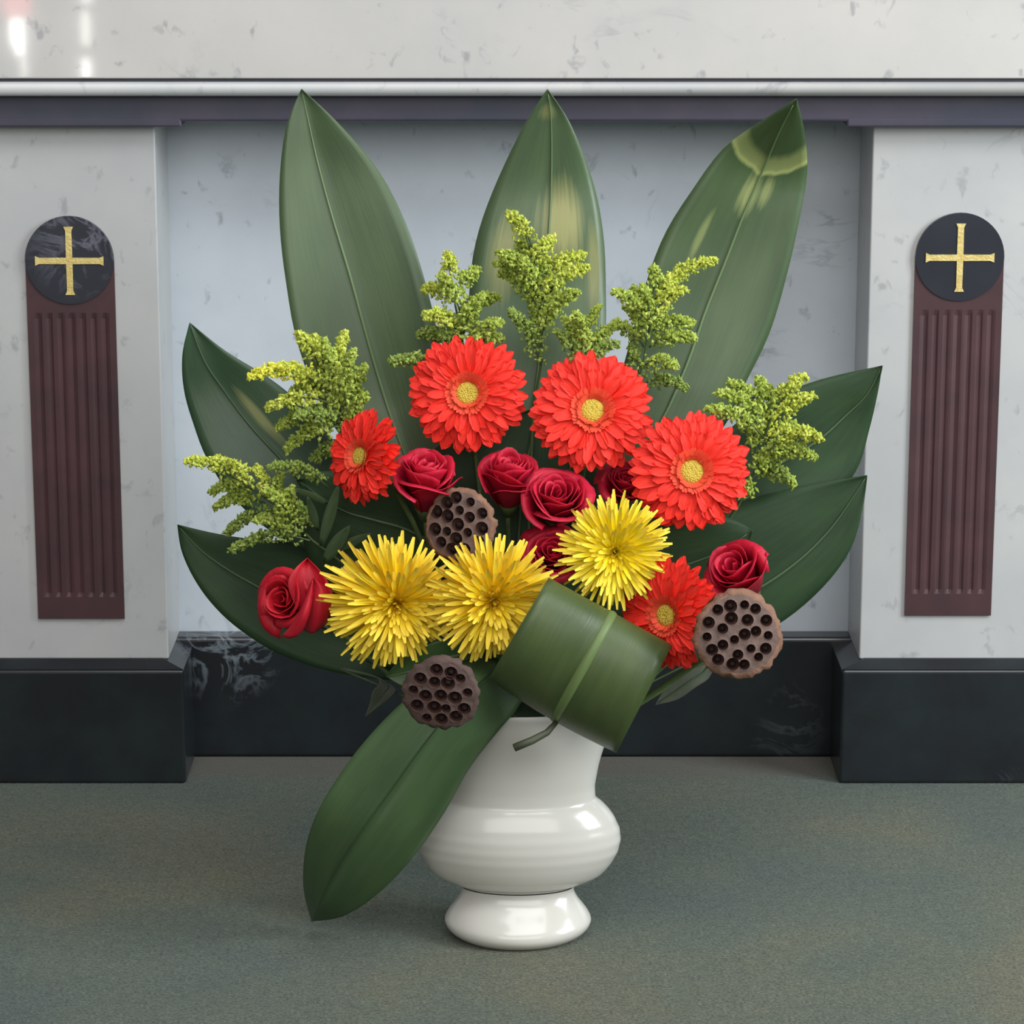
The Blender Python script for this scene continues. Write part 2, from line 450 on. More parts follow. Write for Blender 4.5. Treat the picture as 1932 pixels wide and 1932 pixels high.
def pilaster(side, x_in, x_out, px_c, py_c, py_bot, px_base_in):
    xi = P(x_in, 742, YP).x
    xo = P(x_out, 742, YP).x
    x0, x1 = min(xi, xo), max(xi, xo)
    zb = P(966, 1241, YP).z
    A('pilaster', box_data(x0, x1, YP, YR + 0.001, zb - 0.002, z_c1 + 0.002), MARBLE, 0.0025)
    xc_in = P(342 if side < 0 else 1598, 231, YP - 0.03).x
    c0, c1 = (x0 - 0.03, xc_in) if side < 0 else (xc_in, x1 + 0.03)
    A('capital', box_data(c0, c1, YP - 0.030, YR, z_c1, z_c0), FRIEZE, 0.003)
    xb = P(px_base_in, 1400, YF).x
    b0, b1 = (x0 - 0.02, xb) if side < 0 else (xb, x1 + 0.02)
    zc = P(966, 1264, YF).z
    A('plinth_block', box_data(b0, b1, YF, YR, 0.0, zc), DARK, 0.005)
    # sloping cap between the block and the pilaster
    q = P(x_in + (3 if side < 0 else -3), 1241, YP).x
    q0, q1 = (x0 - 0.004, q) if side < 0 else (q, x1 + 0.004)
    vs = [(b0, YF + 0.002, zc), (b1, YF + 0.002, zc), (b1, YR, zc), (b0, YR, zc),
          (q0, YP - 0.004, zb), (q1, YP - 0.004, zb), (q1, YR, zb), (q0, YR, zb)]
    fs = [(0, 1, 5, 4), (1, 2, 6, 5), (2, 3, 7, 6), (3, 0, 4, 7), (4, 5, 6, 7), (3, 2, 1, 0)]
    A('plinth_cap', (vs, fs), DARK)
    # round-topped inlay with flutes, black disc and gilt cross
    c = P(px_c, py_c, YP)
    r = M(83.5, c)
    zbt = P(px_c, py_bot, YP).z
    yo = YP - 0.004
    fl = 7; m = fl * 6
    zt0, zt1 = zbt + M(52, c), c.z - r - M(28, c)
    zs = [(zbt, 0), (zt0 - 0.006, 0), (zt0, 1), (zt1, 1), (zt1 + 0.008, 0), (c.z, 0)]
    vs, fs = [], []
    for (z, dep) in zs:
        for i in range(m + 1):
            t = i / m
            x = c.x - r + 2 * r * t
            d = 0.0
            u = (t - 0.06) / 0.88 * fl
            if 0 < u < fl:
                fr = (u % 1.0)
                if 0.2 < fr < 0.8: d = 0.0022 * math.sin(math.pi * (fr - 0.2) / 0.6)
            vs.append((x, yo + d * dep, z))
    k = m + 1
    for j in range(len(zs) - 1):
        for i in range(m):
            fs.append((j * k + i, j * k + i + 1, (j + 1) * k + i + 1, (j + 1) * k + i))
    b = len(vs)
    vs += [(c.x - r, YP + 0.003, zbt), (c.x + r, YP + 0.003, zbt), (c.x + r, YP + 0.003, c.z), (c.x - r, YP + 0.003, c.z)]
    top = (len(zs) - 1) * k
    fs += [(b, b + 1, m, 0), (b + 1, b + 2, top + m, m), (b + 3, b, 0, top)]
    inlay = A('inlay', (vs, fs), REDSTONE, label='red-brown fluted stone inlay')
    dv = [(c.x + r * math.cos(2 * math.pi * i / 48), y, c.z + r * math.sin(2 * math.pi * i / 48))
          for y in (yo - 0.002, YP + 0.002) for i in range(48)]
    df = [tuple(range(48))] + [(i, 48 + i, 48 + (i + 1) % 48, (i + 1) % 48) for i in range(48)]
    part('disc', dv, df, DISC, inlay, flat=True, label='black marble disc behind the cross')
    h = M(64.5, c)
    part('cross', *cross_poly(c.x, c.z + M(-1, c), h, M(12, c), M(18, c), yo - 0.0035, yo - 0.001), GILT, inlay, flat=True, label='gilt cross')
pilaster(-1, 305, -55, 132, 490, 1166, 349)
pilaster(1, 1634, 2000, 1810, 484, 1160, 1585)

# unseen glowing panes added behind the camera to streak the polished table slab
def mirrored(px, py):
    a = P(px, py, YM); d = a - CAM
    k = (YM - YW - 0.01) / d.y
    return Vector((a.x + d.x * k, YW + 0.01, a.z + d.z * k))
def streak_panes(num, panes):
    px = [p[0] for p in panes]; 
    q0 = mirrored(sum(px) / len(px), -40); q1 = mirrored(sum(px) / len(px), 150)
    root = bpy.data.objects.new('streak_panes_%d' % num, None); COL.objects.link(root); root['kind'] = 'structure'
    root.location = (q0.x, YW, 0.0)
    for (pc, half, y0, y1, mat) in panes:
        a, b = mirrored(pc - half, y1), mirrored(pc + half, y0)
        part('pane', *box_data(min(a.x, b.x), max(a.x, b.x), YW + 0.002, YW + 0.012, a.z, b.z), mat, root, flat=True)
    hw = 0.13
    for (x0, x1, z0, z1) in ((q0.x - hw, q0.x - hw + 0.03, q1.z - 0.15, q0.z + 0.6), (q0.x + hw - 0.03, q0.x + hw, q1.z - 0.15, q0.z + 0.6), (q0.x - hw, q0.x + hw, q0.z + 0.6, q0.z + 0.63)):
        part('added_streak_pane_frame', *box_data(x0, x1, YW, YW + 0.02, z0, z1), BRASS, root, flat=True)
streak_panes(1, [(30, 23, -60, 30, PANE_RED), (32, 11, 36, 84, PANE), (37, 8, 84, 104, PANE), (45, 4, 112, 147, PANE_DIM)])
streak_panes(2, [(162, 5, -30, 2, PANE), (161, 6, 24, 84, PANE_DIM), (162, 5, 112, 150, PANE)])

# ------------------------------------------------------------------ vase
VY = -0.038
VC = P(977, 1764, VY); VX = VC.x
OVAL = 0.52          # the urn is oval: narrower front to back than side to side
foot_px = [(1762, 108), (1757, 119), (1749, 130), (1740, 136.5), (1730, 138), (1716, 131), (1704, 122), (1694, 114), (1686, 109), (1678, 106), (1671, 105.5)]
body_px = [(1669, 106), (1665, 113), (1660, 130), (1653, 146), (1645, 159), (1634, 170), (1622, 179), (1608, 187), (1594, 192),
           (1578, 194), (1563, 192), (1550, 187), (1537, 180), (1525, 171), (1514, 160), (1507, 151), (1502, 147), (1492, 146),
           (1480, 146), (1462, 149), (1442, 153), (1420, 159), (1400, 166), (1382, 173), (1364, 180), (1346, 188), (1333, 198)]
def oval(d, ztop=None):
    k = lambda z: OVAL if ztop is None else lerp(0.80, OVAL, smooth(z / ztop))
    return [(x, VY + (y - VY) * k(z), z) for (x, y, z) in d[0]], d[1]
def prof_of(lst):
    out = []
    for (y, r) in lst:
        p = P(977 + r, y, VY); out.append((p.x - VX, p.z))
    return out
def fine_prof(pr, nn):
    return [tuple(catmull(pr, i / (nn - 1))) for i in range(nn)]
vase = thing('vase', 'glossy white ceramic urn vase standing on the carpet before the altar', 'vase', (VX, VY, 0))
fp = prof_of(foot_px)
zb0 = fp[0][1]
fp = [(0.02, 0.003), (0.052, 0.002), (0.056, 0.0), (0.062, 0.0)] + fp
part('foot', *oval(lathe(fine_prof(fp, 50), VX, VY), fp[-1][1]), CERAMIC, vase)
bp = fine_prof(prof_of(body_px), 120)
bp2 = []
for (r, z) in bp:
    za, zb_ = P(977, 1630, VY).z, P(977, 1525, VY).z
    if za < z < zb_:
        r += 0.00028 * math.sin((z - za) / (zb_ - za) * math.pi * 10) * math.sin((z - za) / (zb_ - za) * math.pi)
    bp2.append((r, z))
rim_r, rim_z = bp2[-1]
inner = [(rim_r + 0.002, rim_z + 0.004), (rim_r, rim_z + 0.006), (rim_r - 0.005, rim_z + 0.003)]
inner += [(r - 0.006, z) for (r, z) in bp2[-8::-6] if z > P(977, 1660, VY).z]
inner += [(0.02, P(977, 1655, VY).z)]
part('body', *oval(lathe(bp2 + inner, VX, VY)), CERAMIC, vase)
MOUTH = Vector((VX, VY, rim_z))

def stem_part(t, head, back, rad, mat=None, name='stem'):
    """stem from a flower head down into the mouth of the vase"""
    a = head; c = MOUTH + Vector(((head.x - VX) * 0.25, (head.y) * 0.15, -0.04))
    b = head + back
    vs, fs = tube_data(bez(a, b, c, 9), rad, 7)
    return part(name, vs, fs, mat or STEM, t)

# ------------------------------------------------------------------ broad leaves
def leaf(name, label, cat, rows, mat, ribmat=RIB_DARK, fold=0.10, nv=34, nu=6, rib=0.0022, wave=0.003, group=None, petiole=True, thick=0.0009, keel=1.3, keel_r=None, fold_r=None):
    """rows run from the tip to the base: left edge, midrib, right edge in photograph px and depth of the midrib"""
    base = P(rows[-1][2], rows[-1][3], rows[-1][6])
    t = thing(name, label, cat, base, group)
    ph = random.random() * 6
    vs, fs, uv, mid = [], [], [], []
    for j in range(nv):
        v = j / (nv - 1); v2 = v ** 1.25
        r = catmull(rows, v2)
        lx, ly, mx, my, rx, ry, Y = r[:7]
        for i in range(-nu, nu + 1):
            s = i / nu
            a = abs(s)
            ex, ey = (lx, ly) if s < 0 else (rx, ry)
            px, py = lerp(mx, ex, a), lerp(my, ey, a)
            wpx = math.hypot(ex - mx, ey - my)
            wm = M(wpx, Vector((0, Y, 0.5)))
            dy = -(fold_r if (fold_r and s > 0) else fold) * wm * (a ** (keel_r if (keel_r and s > 0) else keel)) + 0.09 * wm * a * a
            dy += wave * math.sin(v * 9 + ph + s * 2.2) * a
            vs.append(P(px, py, Y + dy)); uv.append((0.5 + 0.5 * s, v2))
        mid.append(P(mx, my, Y - thick - rib * 0.15))
    k = 2 * nu + 1
    for j in range(nv - 1):
        for i in range(k - 1):
            fs.append((j * k + i, j * k + i + 1, (j + 1) * k + i + 1, (j + 1) * k + i))
    o = part('blade', vs, fs, mat, t, uv)
    solid(o, thick)
    m0 = 2
    rad = [rib * (0.25 + 0.75 * smooth(i / (nv - 1) * 1.4)) for i in range(m0, nv)]
    part('midrib', *tube_data(mid[m0:], rad, 6), ribmat, t)
    if petiole:
        a = mid[-1]; c = MOUTH + Vector(((a.x - VX) * 0.2, a.y * 0.15, -0.03))
        part('petiole', *tube_data(bez(a, lerp(a, c, 0.5) + Vector((0, 0.01, 0.0)), c, 6), rib * 1.1, 6), STEM, t)
    return t
def rows(depths, *r):
    out = []
    n = len(r)
    for i, q in enumerate(r):
        if len(q) == 2: q = (q[0], q[1]) * 3
        f = i / (n - 1) * (len(depths) - 1); a = min(int(f), len(depths) - 2)
        out.append(tuple(q) + (lerp(depths[a], depths[a + 1], f - a),))
    return out

leaf('aspidistra_leaf', 'tall broad green leaf rising at the upper left, behind the leftmost upright goldenrod', 'leaf',
     rows((0.17, 0.16, 0.13, 0.10, 0.05), (569, 168), (541, 235, 581, 225, 640, 234), (528, 330, 600, 310, 716, 325), (528, 430, 627, 410, 767, 425),
          (540, 535, 660, 520, 803, 535), (562, 650, 696, 650, 830, 650), (610, 770, 735, 780, 850, 770), (690, 890, 780, 900, 860, 890), (800, 1030, 830, 1040, 860, 1030)),
     LEAF, RIB, 0.30)
leaf('aspidistra_leaf', 'tall upright leaf in the middle with a yellowish glare patch behind the goldenrod', 'leaf',
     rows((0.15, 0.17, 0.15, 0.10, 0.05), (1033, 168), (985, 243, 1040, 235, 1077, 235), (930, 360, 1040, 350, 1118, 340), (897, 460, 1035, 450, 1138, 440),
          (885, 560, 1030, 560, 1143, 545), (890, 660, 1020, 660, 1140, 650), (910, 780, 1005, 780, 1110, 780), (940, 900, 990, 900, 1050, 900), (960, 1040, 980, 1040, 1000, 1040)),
     LEAF_GLARE, RIB, 0.05)
leaf('aspidistra_leaf', 'tall broad leaf leaning right with pale light on the crease across its tip', 'leaf',
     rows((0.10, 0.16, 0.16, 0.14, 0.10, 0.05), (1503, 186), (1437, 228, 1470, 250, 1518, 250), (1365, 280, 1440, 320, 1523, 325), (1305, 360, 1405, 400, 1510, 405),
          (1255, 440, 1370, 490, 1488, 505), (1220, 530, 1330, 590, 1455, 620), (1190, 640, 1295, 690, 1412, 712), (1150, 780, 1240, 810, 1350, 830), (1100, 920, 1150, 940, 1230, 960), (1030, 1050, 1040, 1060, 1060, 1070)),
     LEAF_CREASE_LIGHT, RIB, 0.12)
leaf('aspidistra_leaf', 'dark broad leaf pointing up to the far left with a pale streak along its rib', 'leaf',
     rows((0.10, 0.10, 0.08, 0.04), (358, 609), (344, 670, 385, 680, 425, 662), (347, 735, 425, 740, 500, 708), (365, 800, 470, 800, 560, 755),
          (393, 870, 525, 860, 620, 820), (450, 950, 590, 930, 680, 890), (560, 1030, 680, 1000, 740, 960), (760, 1080, 790, 1070, 810, 1050)),
     LEAF_STREAK, RIB_DARK, 0.15)
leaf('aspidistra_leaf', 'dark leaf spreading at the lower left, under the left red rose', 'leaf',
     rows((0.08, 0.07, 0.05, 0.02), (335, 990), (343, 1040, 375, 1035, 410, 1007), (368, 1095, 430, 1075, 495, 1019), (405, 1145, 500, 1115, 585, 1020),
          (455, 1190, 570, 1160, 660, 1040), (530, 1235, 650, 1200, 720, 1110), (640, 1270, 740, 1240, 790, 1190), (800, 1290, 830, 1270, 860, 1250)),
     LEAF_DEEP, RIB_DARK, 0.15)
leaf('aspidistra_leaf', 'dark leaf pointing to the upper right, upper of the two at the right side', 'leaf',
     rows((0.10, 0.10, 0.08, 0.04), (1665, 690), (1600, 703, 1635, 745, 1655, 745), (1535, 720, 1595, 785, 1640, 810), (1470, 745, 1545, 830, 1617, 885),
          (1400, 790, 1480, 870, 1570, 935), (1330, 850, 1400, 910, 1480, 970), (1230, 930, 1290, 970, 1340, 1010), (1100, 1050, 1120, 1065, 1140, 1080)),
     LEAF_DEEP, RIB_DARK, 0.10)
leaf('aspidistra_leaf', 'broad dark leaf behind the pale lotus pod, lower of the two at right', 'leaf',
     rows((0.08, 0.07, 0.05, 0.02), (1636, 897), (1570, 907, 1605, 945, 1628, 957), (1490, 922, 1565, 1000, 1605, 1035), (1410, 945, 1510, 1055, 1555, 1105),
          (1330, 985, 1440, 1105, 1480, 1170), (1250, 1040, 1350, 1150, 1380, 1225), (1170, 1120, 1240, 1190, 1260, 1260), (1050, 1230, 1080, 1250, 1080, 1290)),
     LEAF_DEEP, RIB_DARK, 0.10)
leaf('aspidistra_leaf', 'long green leaf hanging down in front of the vase to the carpet', 'leaf',
     rows((-0.03, -0.12, -0.175, -0.185, -0.185, -0.165, -0.09), (588, 1738), (573, 1675, 604, 1702, 650, 1727), (577, 1600, 637, 1640, 720, 1680), (600, 1530, 682, 1572, 785, 1610),
          (645, 1455, 738, 1495, 840, 1530), (700, 1385, 795, 1415, 885, 1450), (765, 1320, 850, 1345, 935, 1385), (840, 1265, 900, 1290, 980, 1330), (920, 1230, 950, 1250, 1000, 1280)),
     LEAF_HANG, RIB_DARK, -0.30, keel=1.0, keel_r=0.6, nu=10, rib=0.0008, fold_r=-0.85)
leaf('aspidistra_leaf', 'short bright green leaf tip just above the dark lower lotus pod', 'leaf',
     rows((-0.10, -0.10, -0.08), (728, 1276), (760, 1240, 768, 1268, 775, 1300), (820, 1210, 830, 1245, 840, 1290), (890, 1200, 900, 1230, 905, 1270), (960, 1210, 960, 1225, 960, 1250)),
     LEAF_BRIGHT, RIB, 0.3, nv=18, wave=0.001)
leaf('ruscus_leaf', 'small dull grey-green leaf drooping left of the lowest lotus pod', 'leaf',
     rows((-0.05, -0.05, -0.04), (689, 1352), (697, 1328, 706, 1330, 718, 1331), (703, 1304, 722, 1308, 742, 1312), (716, 1288, 732, 1293, 746, 1298), (700, 1272, 706, 1276, 712, 1280), (640, 1258, 642, 1262, 644, 1266)),
     DRYLEAF, RIB_DARK, 0.2, nv=20, rib=0.0012, wave=0.0005)
leaf('ruscus_leaf', 'narrow dark green leaf below the right-hand lotus pod', 'leaf',
     rows((-0.03, -0.03, -0.02), (1236, 1330), (1254, 1300, 1266, 1310, 1278, 1320), (1290, 1272, 1302, 1285, 1312, 1297), (1325, 1252, 1332, 1264, 1340, 1276), (1340, 1225, 1345, 1230, 1350, 1236)),
     DRYLEAF, RIB_DARK, 0.2, nv=18, rib=0.0012, wave=0.0005)
# inner foliage that closes the bouquet behind the roses
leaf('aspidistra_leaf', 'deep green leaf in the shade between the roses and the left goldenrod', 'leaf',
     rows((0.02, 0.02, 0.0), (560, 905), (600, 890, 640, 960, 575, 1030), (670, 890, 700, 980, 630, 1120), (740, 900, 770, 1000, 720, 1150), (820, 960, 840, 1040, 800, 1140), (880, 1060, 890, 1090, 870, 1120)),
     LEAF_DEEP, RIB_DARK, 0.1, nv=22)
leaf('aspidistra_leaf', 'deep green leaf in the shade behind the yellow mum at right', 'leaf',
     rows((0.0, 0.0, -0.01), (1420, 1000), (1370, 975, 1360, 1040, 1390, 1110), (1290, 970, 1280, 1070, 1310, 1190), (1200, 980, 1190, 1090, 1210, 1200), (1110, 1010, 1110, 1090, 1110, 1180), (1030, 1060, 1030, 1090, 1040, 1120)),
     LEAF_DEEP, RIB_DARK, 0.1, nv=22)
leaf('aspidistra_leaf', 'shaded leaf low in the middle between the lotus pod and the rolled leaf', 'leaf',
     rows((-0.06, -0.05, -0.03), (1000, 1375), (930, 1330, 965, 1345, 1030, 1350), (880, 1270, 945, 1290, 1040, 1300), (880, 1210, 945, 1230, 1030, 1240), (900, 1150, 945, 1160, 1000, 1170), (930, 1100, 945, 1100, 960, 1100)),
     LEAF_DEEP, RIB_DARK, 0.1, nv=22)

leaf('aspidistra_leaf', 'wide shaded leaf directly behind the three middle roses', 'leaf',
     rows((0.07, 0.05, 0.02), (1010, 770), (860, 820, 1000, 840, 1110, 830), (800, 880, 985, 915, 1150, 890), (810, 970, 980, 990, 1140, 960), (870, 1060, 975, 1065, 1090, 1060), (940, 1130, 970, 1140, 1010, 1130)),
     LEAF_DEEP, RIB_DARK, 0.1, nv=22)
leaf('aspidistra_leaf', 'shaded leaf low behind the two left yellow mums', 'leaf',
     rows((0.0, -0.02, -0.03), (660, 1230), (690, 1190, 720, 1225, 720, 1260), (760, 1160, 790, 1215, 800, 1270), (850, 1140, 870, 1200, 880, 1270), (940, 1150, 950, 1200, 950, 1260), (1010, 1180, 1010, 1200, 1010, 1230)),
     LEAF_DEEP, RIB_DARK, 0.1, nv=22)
# rolled leaf at the front
t = thing('rolled_aspidistra_leaf', 'wide leaf rolled into a loop over the front rim of the vase', 'leaf', P(1090, 1260, -0.12))
vs, fs, uv, mid = [], [], [], []
NT_, NS_ = 34, 16
TL, TR, BL, BR = Vector((1035, 1090)), Vector((1268, 1217)), Vector((922, 1280)), Vector((1163, 1420))
for j in range(NT_):
    th = R_(lerp(-118, 205, j / (NT_ - 1)))
    for i in range(NS_):
        s = i / (NS_ - 1)
        top = TL.lerp(TR, s); bot = BL.lerp(BR, s)
        bot = bot + Vector((-4, 6)) * math.sin(math.pi * s)
        c = (top + bot) / 2; h = (top - bot) / 2
        f = math.sin(th)
        ridge = 0.006 * math.exp(-((s - 0.5) / 0.09) ** 2)
        q = c + h * f
        shrink = 1.0 if th > R_(-90) else 0.8
        vs.append(P(q.x, q.y, -0.145 - (0.05 - ridge * 0.5) * math.cos(th) * shrink)); uv.append((s, j / (NT_ - 1)))
        if i == NS_ // 2 and R_(-100) < th < R_(150): mid.append(P((c + h * f * 0.935).x - 3, (c + h * f * 0.935).y, -0.145 - 0.0445 * math.cos(th)))
for j in range(NT_ - 1):
    for i in range(NS_ - 1):
        fs.append((j * NS_ + i, j * NS_ + i + 1, (j + 1) * NS_ + i + 1, (j + 1) * NS_ + i))
solid(part('blade', vs, fs, LEAF_ROLL, t, uv), 0.0009)
part('midrib', *tube_data(mid, [0.0085 - 0.003 * (1 - i / (len(mid) - 1)) for i in range(len(mid))], 14), RIB_PALE, t, label='pale green midrib')
part('petiole', *tube_data([P(1050, 1362, -0.155), P(1032, 1382, -0.165), P(1004, 1397, -0.175), P(970, 1411, -0.18)], [0.0028, 0.0038, 0.0044, 0.0046], 8), PETIOLE, t)

# ------------------------------------------------------------------ gerberas
def petal_mesh(name, w, mat, nx=7, ny=4, tipstart=0.72, rise=0.05, droop=0.12, notch=0.03, groove=0.02, base_w=0.45, seed=0):
    rnd = random.Random(seed)
    vs, fs, uv = [], [], []
    for i in range(nx + 1):
        t = (i / nx) ** 0.8
        ww = w * (base_w + (1 - base_w) * smooth(t / 0.55))
        if t > tipstart: ww *= math.sqrt(max(0.0, 1 - ((t - tipstart) / (1 - tipstart)) ** 2.4)) * 0.6 + 0.4
        for k in range(ny + 1):
            s = k / ny * 2 - 1
            x = t
            if i == nx: x += notch * 0.7 * math.cos(s * 2.4) - notch * 0.4
            z = rise * t - droop * t * t + groove * math.cos(s * 2.0 * math.pi) * min(1, t * 3) + 0.4 * w * s * s * (1 - t) * 0.5
            vs.append((x, s * ww + 0.01 * rnd.uniform(-1, 1) * (t > 0.2), z + 0.008 * rnd.uniform(-1, 1)))
            uv.append((k / ny, t))
    for i in range(nx):
        for k in range(ny):
            a = i * (ny + 1) + k
            fs.append((a, a + ny + 1, a + ny + 2, a + 1))
    return mesh(name, vs, fs, mat, uv)
GP = [petal_mesh('gerbera_petal', 0.125 + 0.012 * (i % 3), GERB, rise=0.10, droop=0.16 + 0.05 * (i % 2), seed=i) for i in range(4)]
GI = petal_mesh('gerbera_inner', 0.09, GERB_RING, nx=4, ny=2, rise=0.15, droop=0.12, seed=9)

def joined(base_me, mats4):
    vs, fs, uv = [], [], []
    bv = [v.co.copy() for v in base_me.vertices]
    bu = [None] * len(bv)
    for lp in base_me.loops: bu[lp.vertex_index] = tuple(base_me.uv_layers[0].data[lp.index].uv)
    for mm in mats4:
        b = len(vs)
        vs += [mm @ v for v in bv]; uv += bu
        fs += [tuple(b + i for i in p.vertices) for p in base_me.polygons]
    return vs, fs, uv

def gerbera(label, px, py, rpx, Y, n, droop_low=0.0, seed=0, up=Vector((0, 0, 1)), gaps=()):
    rnd = random.Random(seed)
    c = P(px, py, Y); Rm = M(rpx, c)
    Fm = frame(n, up).to_4x4()
    t = thing('gerbera', label, 'flower', c, 'orange-red gerberas')
    for row, (cnt, r0, L, tilt, zoff) in enumerate(((32, 0.17, 0.83, 1, -0.03), (32, 0.17, 0.79, 6, 0.0), (28, 0.17, 0.70, 12, 0.025), (24, 0.16, 0.54, 20, 0.045))):
        for i in range(cnt):
            an = 2 * math.pi * (i + 0.5 * (row % 2) + rnd.uniform(-0.3, 0.3)) / cnt + row * 0.3
            tl = R_(tilt + rnd.uniform(-6, 6))
            low = max(0.0, -math.sin(an))
            tl -= droop_low * low
            ln = L * rnd.uniform(0.91, 1.05)
            m = Fm @ Matrix.Rotation(an, 4, 'Z') @ Matrix.Translation((r0 * Rm, 0, zoff * Rm)) @ Matrix.Rotation(-tl, 4, 'Y') @ Matrix.Rotation(rnd.uniform(-0.25, 0.25), 4, 'X') @ Matrix.Diagonal((ln * Rm, 0.78 * Rm * (0.95 if row < 2 else 0.8), Rm * 0.8, 1))
            o = link('petal', GP[(i * 7 + row) % 4], t)
            o.matrix_local = m
    ms = []
    for row, (cnt, r0, L, tilt, zoff) in enumerate(((40, 0.17, 0.24, 30, 0.05), (34, 0.16, 0.17, 48, 0.06))):
        for i in range(cnt):
            an = 2 * math.pi * (i + rnd.uniform(-0.2, 0.2)) / cnt
            ms.append(Fm @ Matrix.Rotation(an, 4, 'Z') @ Matrix.Translation((r0 * Rm, 0, zoff * Rm)) @ Matrix.Rotation(-R_(tilt + rnd.uniform(-8, 8)), 4, 'Y') @ Matrix.Diagonal((L * Rm, 0.42 * Rm, Rm * 0.3, 1)))
    v, f, u = joined(GI, ms)
    o = link('inner_florets', mesh('inner_florets', v, f, GERB_RING, u), t); o['kind'] = 'stuff'; o['label'] = 'ring of short orange inner florets'
    pr = [(0.19, -0.05), (0.20, 0.06), (0.195, 0.10), (0.17, 0.125), (0.11, 0.14), (0.05, 0.135), (0.001, 0.13)]
    v, f = lathe([(a * Rm, b * Rm) for a, b in pr], 0, 0, 32)
    o = link('disc', mesh('disc', [Fm @ Vector(q) for q in v], f, GDISC), t); o['label'] = 'yellow centre disc'
    pr = [(0.001, -0.16), (0.06, -0.15), (0.14, -0.10), (0.19, -0.02), (0.2, 0.0)]
    v, f = lathe([(a * Rm, b * Rm) for a, b in pr], 0, 0, 20)
    o = link('calyx', mesh('calyx', [Fm @ Vector(q) for q in v], f, STEM), t)
    nn = Vector(n).normalized()
    stem_part(t, c - nn * (0.14 * Rm), -nn * 0.10 + Vector((0, 0.02, -0.05)), 0.0032)
    return t
gerbera('round orange-red gerbera at the upper left of the group, fully facing out', 882, 742, 113, -0.01, (-0.05, -0.96, 0.22), 0.15, 1)
gerbera('largest orange-red gerbera at the upper middle, to the right of the round one', 1117, 776, 117, -0.02, (0.03, -0.95, 0.36), 0.1, 2)
gerbera('orange-red gerbera at the right, under the right-hand goldenrod', 1304, 890, 116, -0.05, (0.05, -0.97, 0.26), 0.25, 3)
gerbera('side-turned orange-red gerbera at the far left beside a red rose', 684, 862, 92, -0.05, (-0.70, -0.68, 0.30), 0.2, 4, Vector((0.25, 0, 1)))
gerbera('lowest orange-red gerbera, half behind the lotus pod and the rolled leaf', 1262, 1160, 110, -0.12, (-0.62, -0.78, 0.10), 0.1, 5, Vector((-0.12, 0, 1)))

# ------------------------------------------------------------------ roses
def rose(label, px, py, rpx, Y, n, H=1.25, seed=0, mat=None, count=20, open_=1.0, sym_up=Vector((0, 0, 1))):
    rnd = random.Random(seed)
    mat = mat or ROSE
    c = P(px, py, Y); Rm = M(rpx, c)
    Fm = frame(n, sym_up).to_4x4()
    t = thing('rose', label, 'flower', c, 'red roses')
    Hm = H * Rm
    nu, nv = 9, 8
    for i in range(count):
        f = i / (count - 1)
        th = i * 2.39996 + rnd.uniform(-0.35, 0.35)
        ri = Rm * (0.10 + 0.80 * f ** 0.8)
        hi = Hm * (0.88 + 0.12 * math.sin(math.pi * min(1, f * 1.1))) * (1 - 0.16 * f ** 3) * rnd.uniform(0.95, 1.03)
        span = lerp(1.9, 1.05, f ** 0.6)
        curl = Rm * (0.02 + 0.24 * f * f) * open_ * rnd.uniform(0.4, 1.5)
        ph = rnd.uniform(0, 6)
        vs, fs, uv = [], [], []
        for a in range(nv + 1):
            v = a / nv
            for b in range(nu + 1):
                u = b / nu * 2 - 1
                hh = hi * (1 - 0.20 * abs(u) ** 3)
                rad = ri * (0.30 + 0.70 * min(1.0, v * 1.12) ** 0.85) * (1 + 0.12 * u)
                z = hh * v
                if v > 0.74:
                    q = (v - 0.74) / 0.26
                    rad += curl * q * q
                    z -= curl * 0.75 * q ** 3
                rad += Rm * (0.022 * math.sin(u * 3 + ph + v * 2) + 0.03 * v * v * math.sin(u * 5 + ph * 2))
                z += Hm * 0.03 * v * math.sin(u * 4 + ph * 3)
                an = th + u * span
                vs.append(Fm @ Vector((rad * math.cos(an), rad * math.sin(an), z - 0.55 * Hm)))
                uv.append((b / nu, v))
        k = nu + 1
        for a in range(nv):
            for b in range(nu):
                fs.append((a * k + b, a * k + b + 1, (a + 1) * k + b + 1, (a + 1) * k + b))
        o = link('petal', mesh('rose_petal', vs, fs, mat, uv), t)
        solid(o, 0.0005)
    v, f = lathe([(0.001, -0.78 * Hm), (0.16 * Rm, -0.75 * Hm), (0.25 * Rm, -0.62 * Hm), (0.34 * Rm, -0.5 * Hm), (0.2 * Rm, -0.45 * Hm)], 0, 0, 16)
    link('calyx', mesh('calyx', [Fm @ Vector(q) for q in v], f, STEM), t)
    nn = Vector(n).normalized()
    stem_part(t, c - nn * (0.76 * Hm), -nn * 0.05 + Vector((0, 0.02, -0.02)), 0.0028)
    return t
rose('deep red rose between the side-turned gerbera and the upper lotus pod', 803, 906, 64, -0.045, (0.02, -0.36, 0.93), 1.85, 11)
rose('deep red rose under the gap between the two upper gerberas', 960, 903, 60, -0.03, (0.02, -0.38, 0.92), 1.85, 12)
rose('open red rose at the very middle, under the largest gerbera', 1050, 945, 68, -0.06, (0.03, -0.62, 0.78), 1.45, 13)
rose('small red rose just left of the right-hand yellow mum', 1043, 1047, 54, -0.075, (0.0, -0.76, 0.65), 1.3, 14)
rose('red rose mostly hidden between the two right-hand gerberas', 1182, 915, 50, -0.0, (0.1, -0.62, 0.78), 1.5, 15)
rose('red rose at the right standing above the pale lotus pod', 1394, 1082, 62, -0.085, (-0.42, -0.60, 0.68), 1.9, 16, None, 15, 1.2)
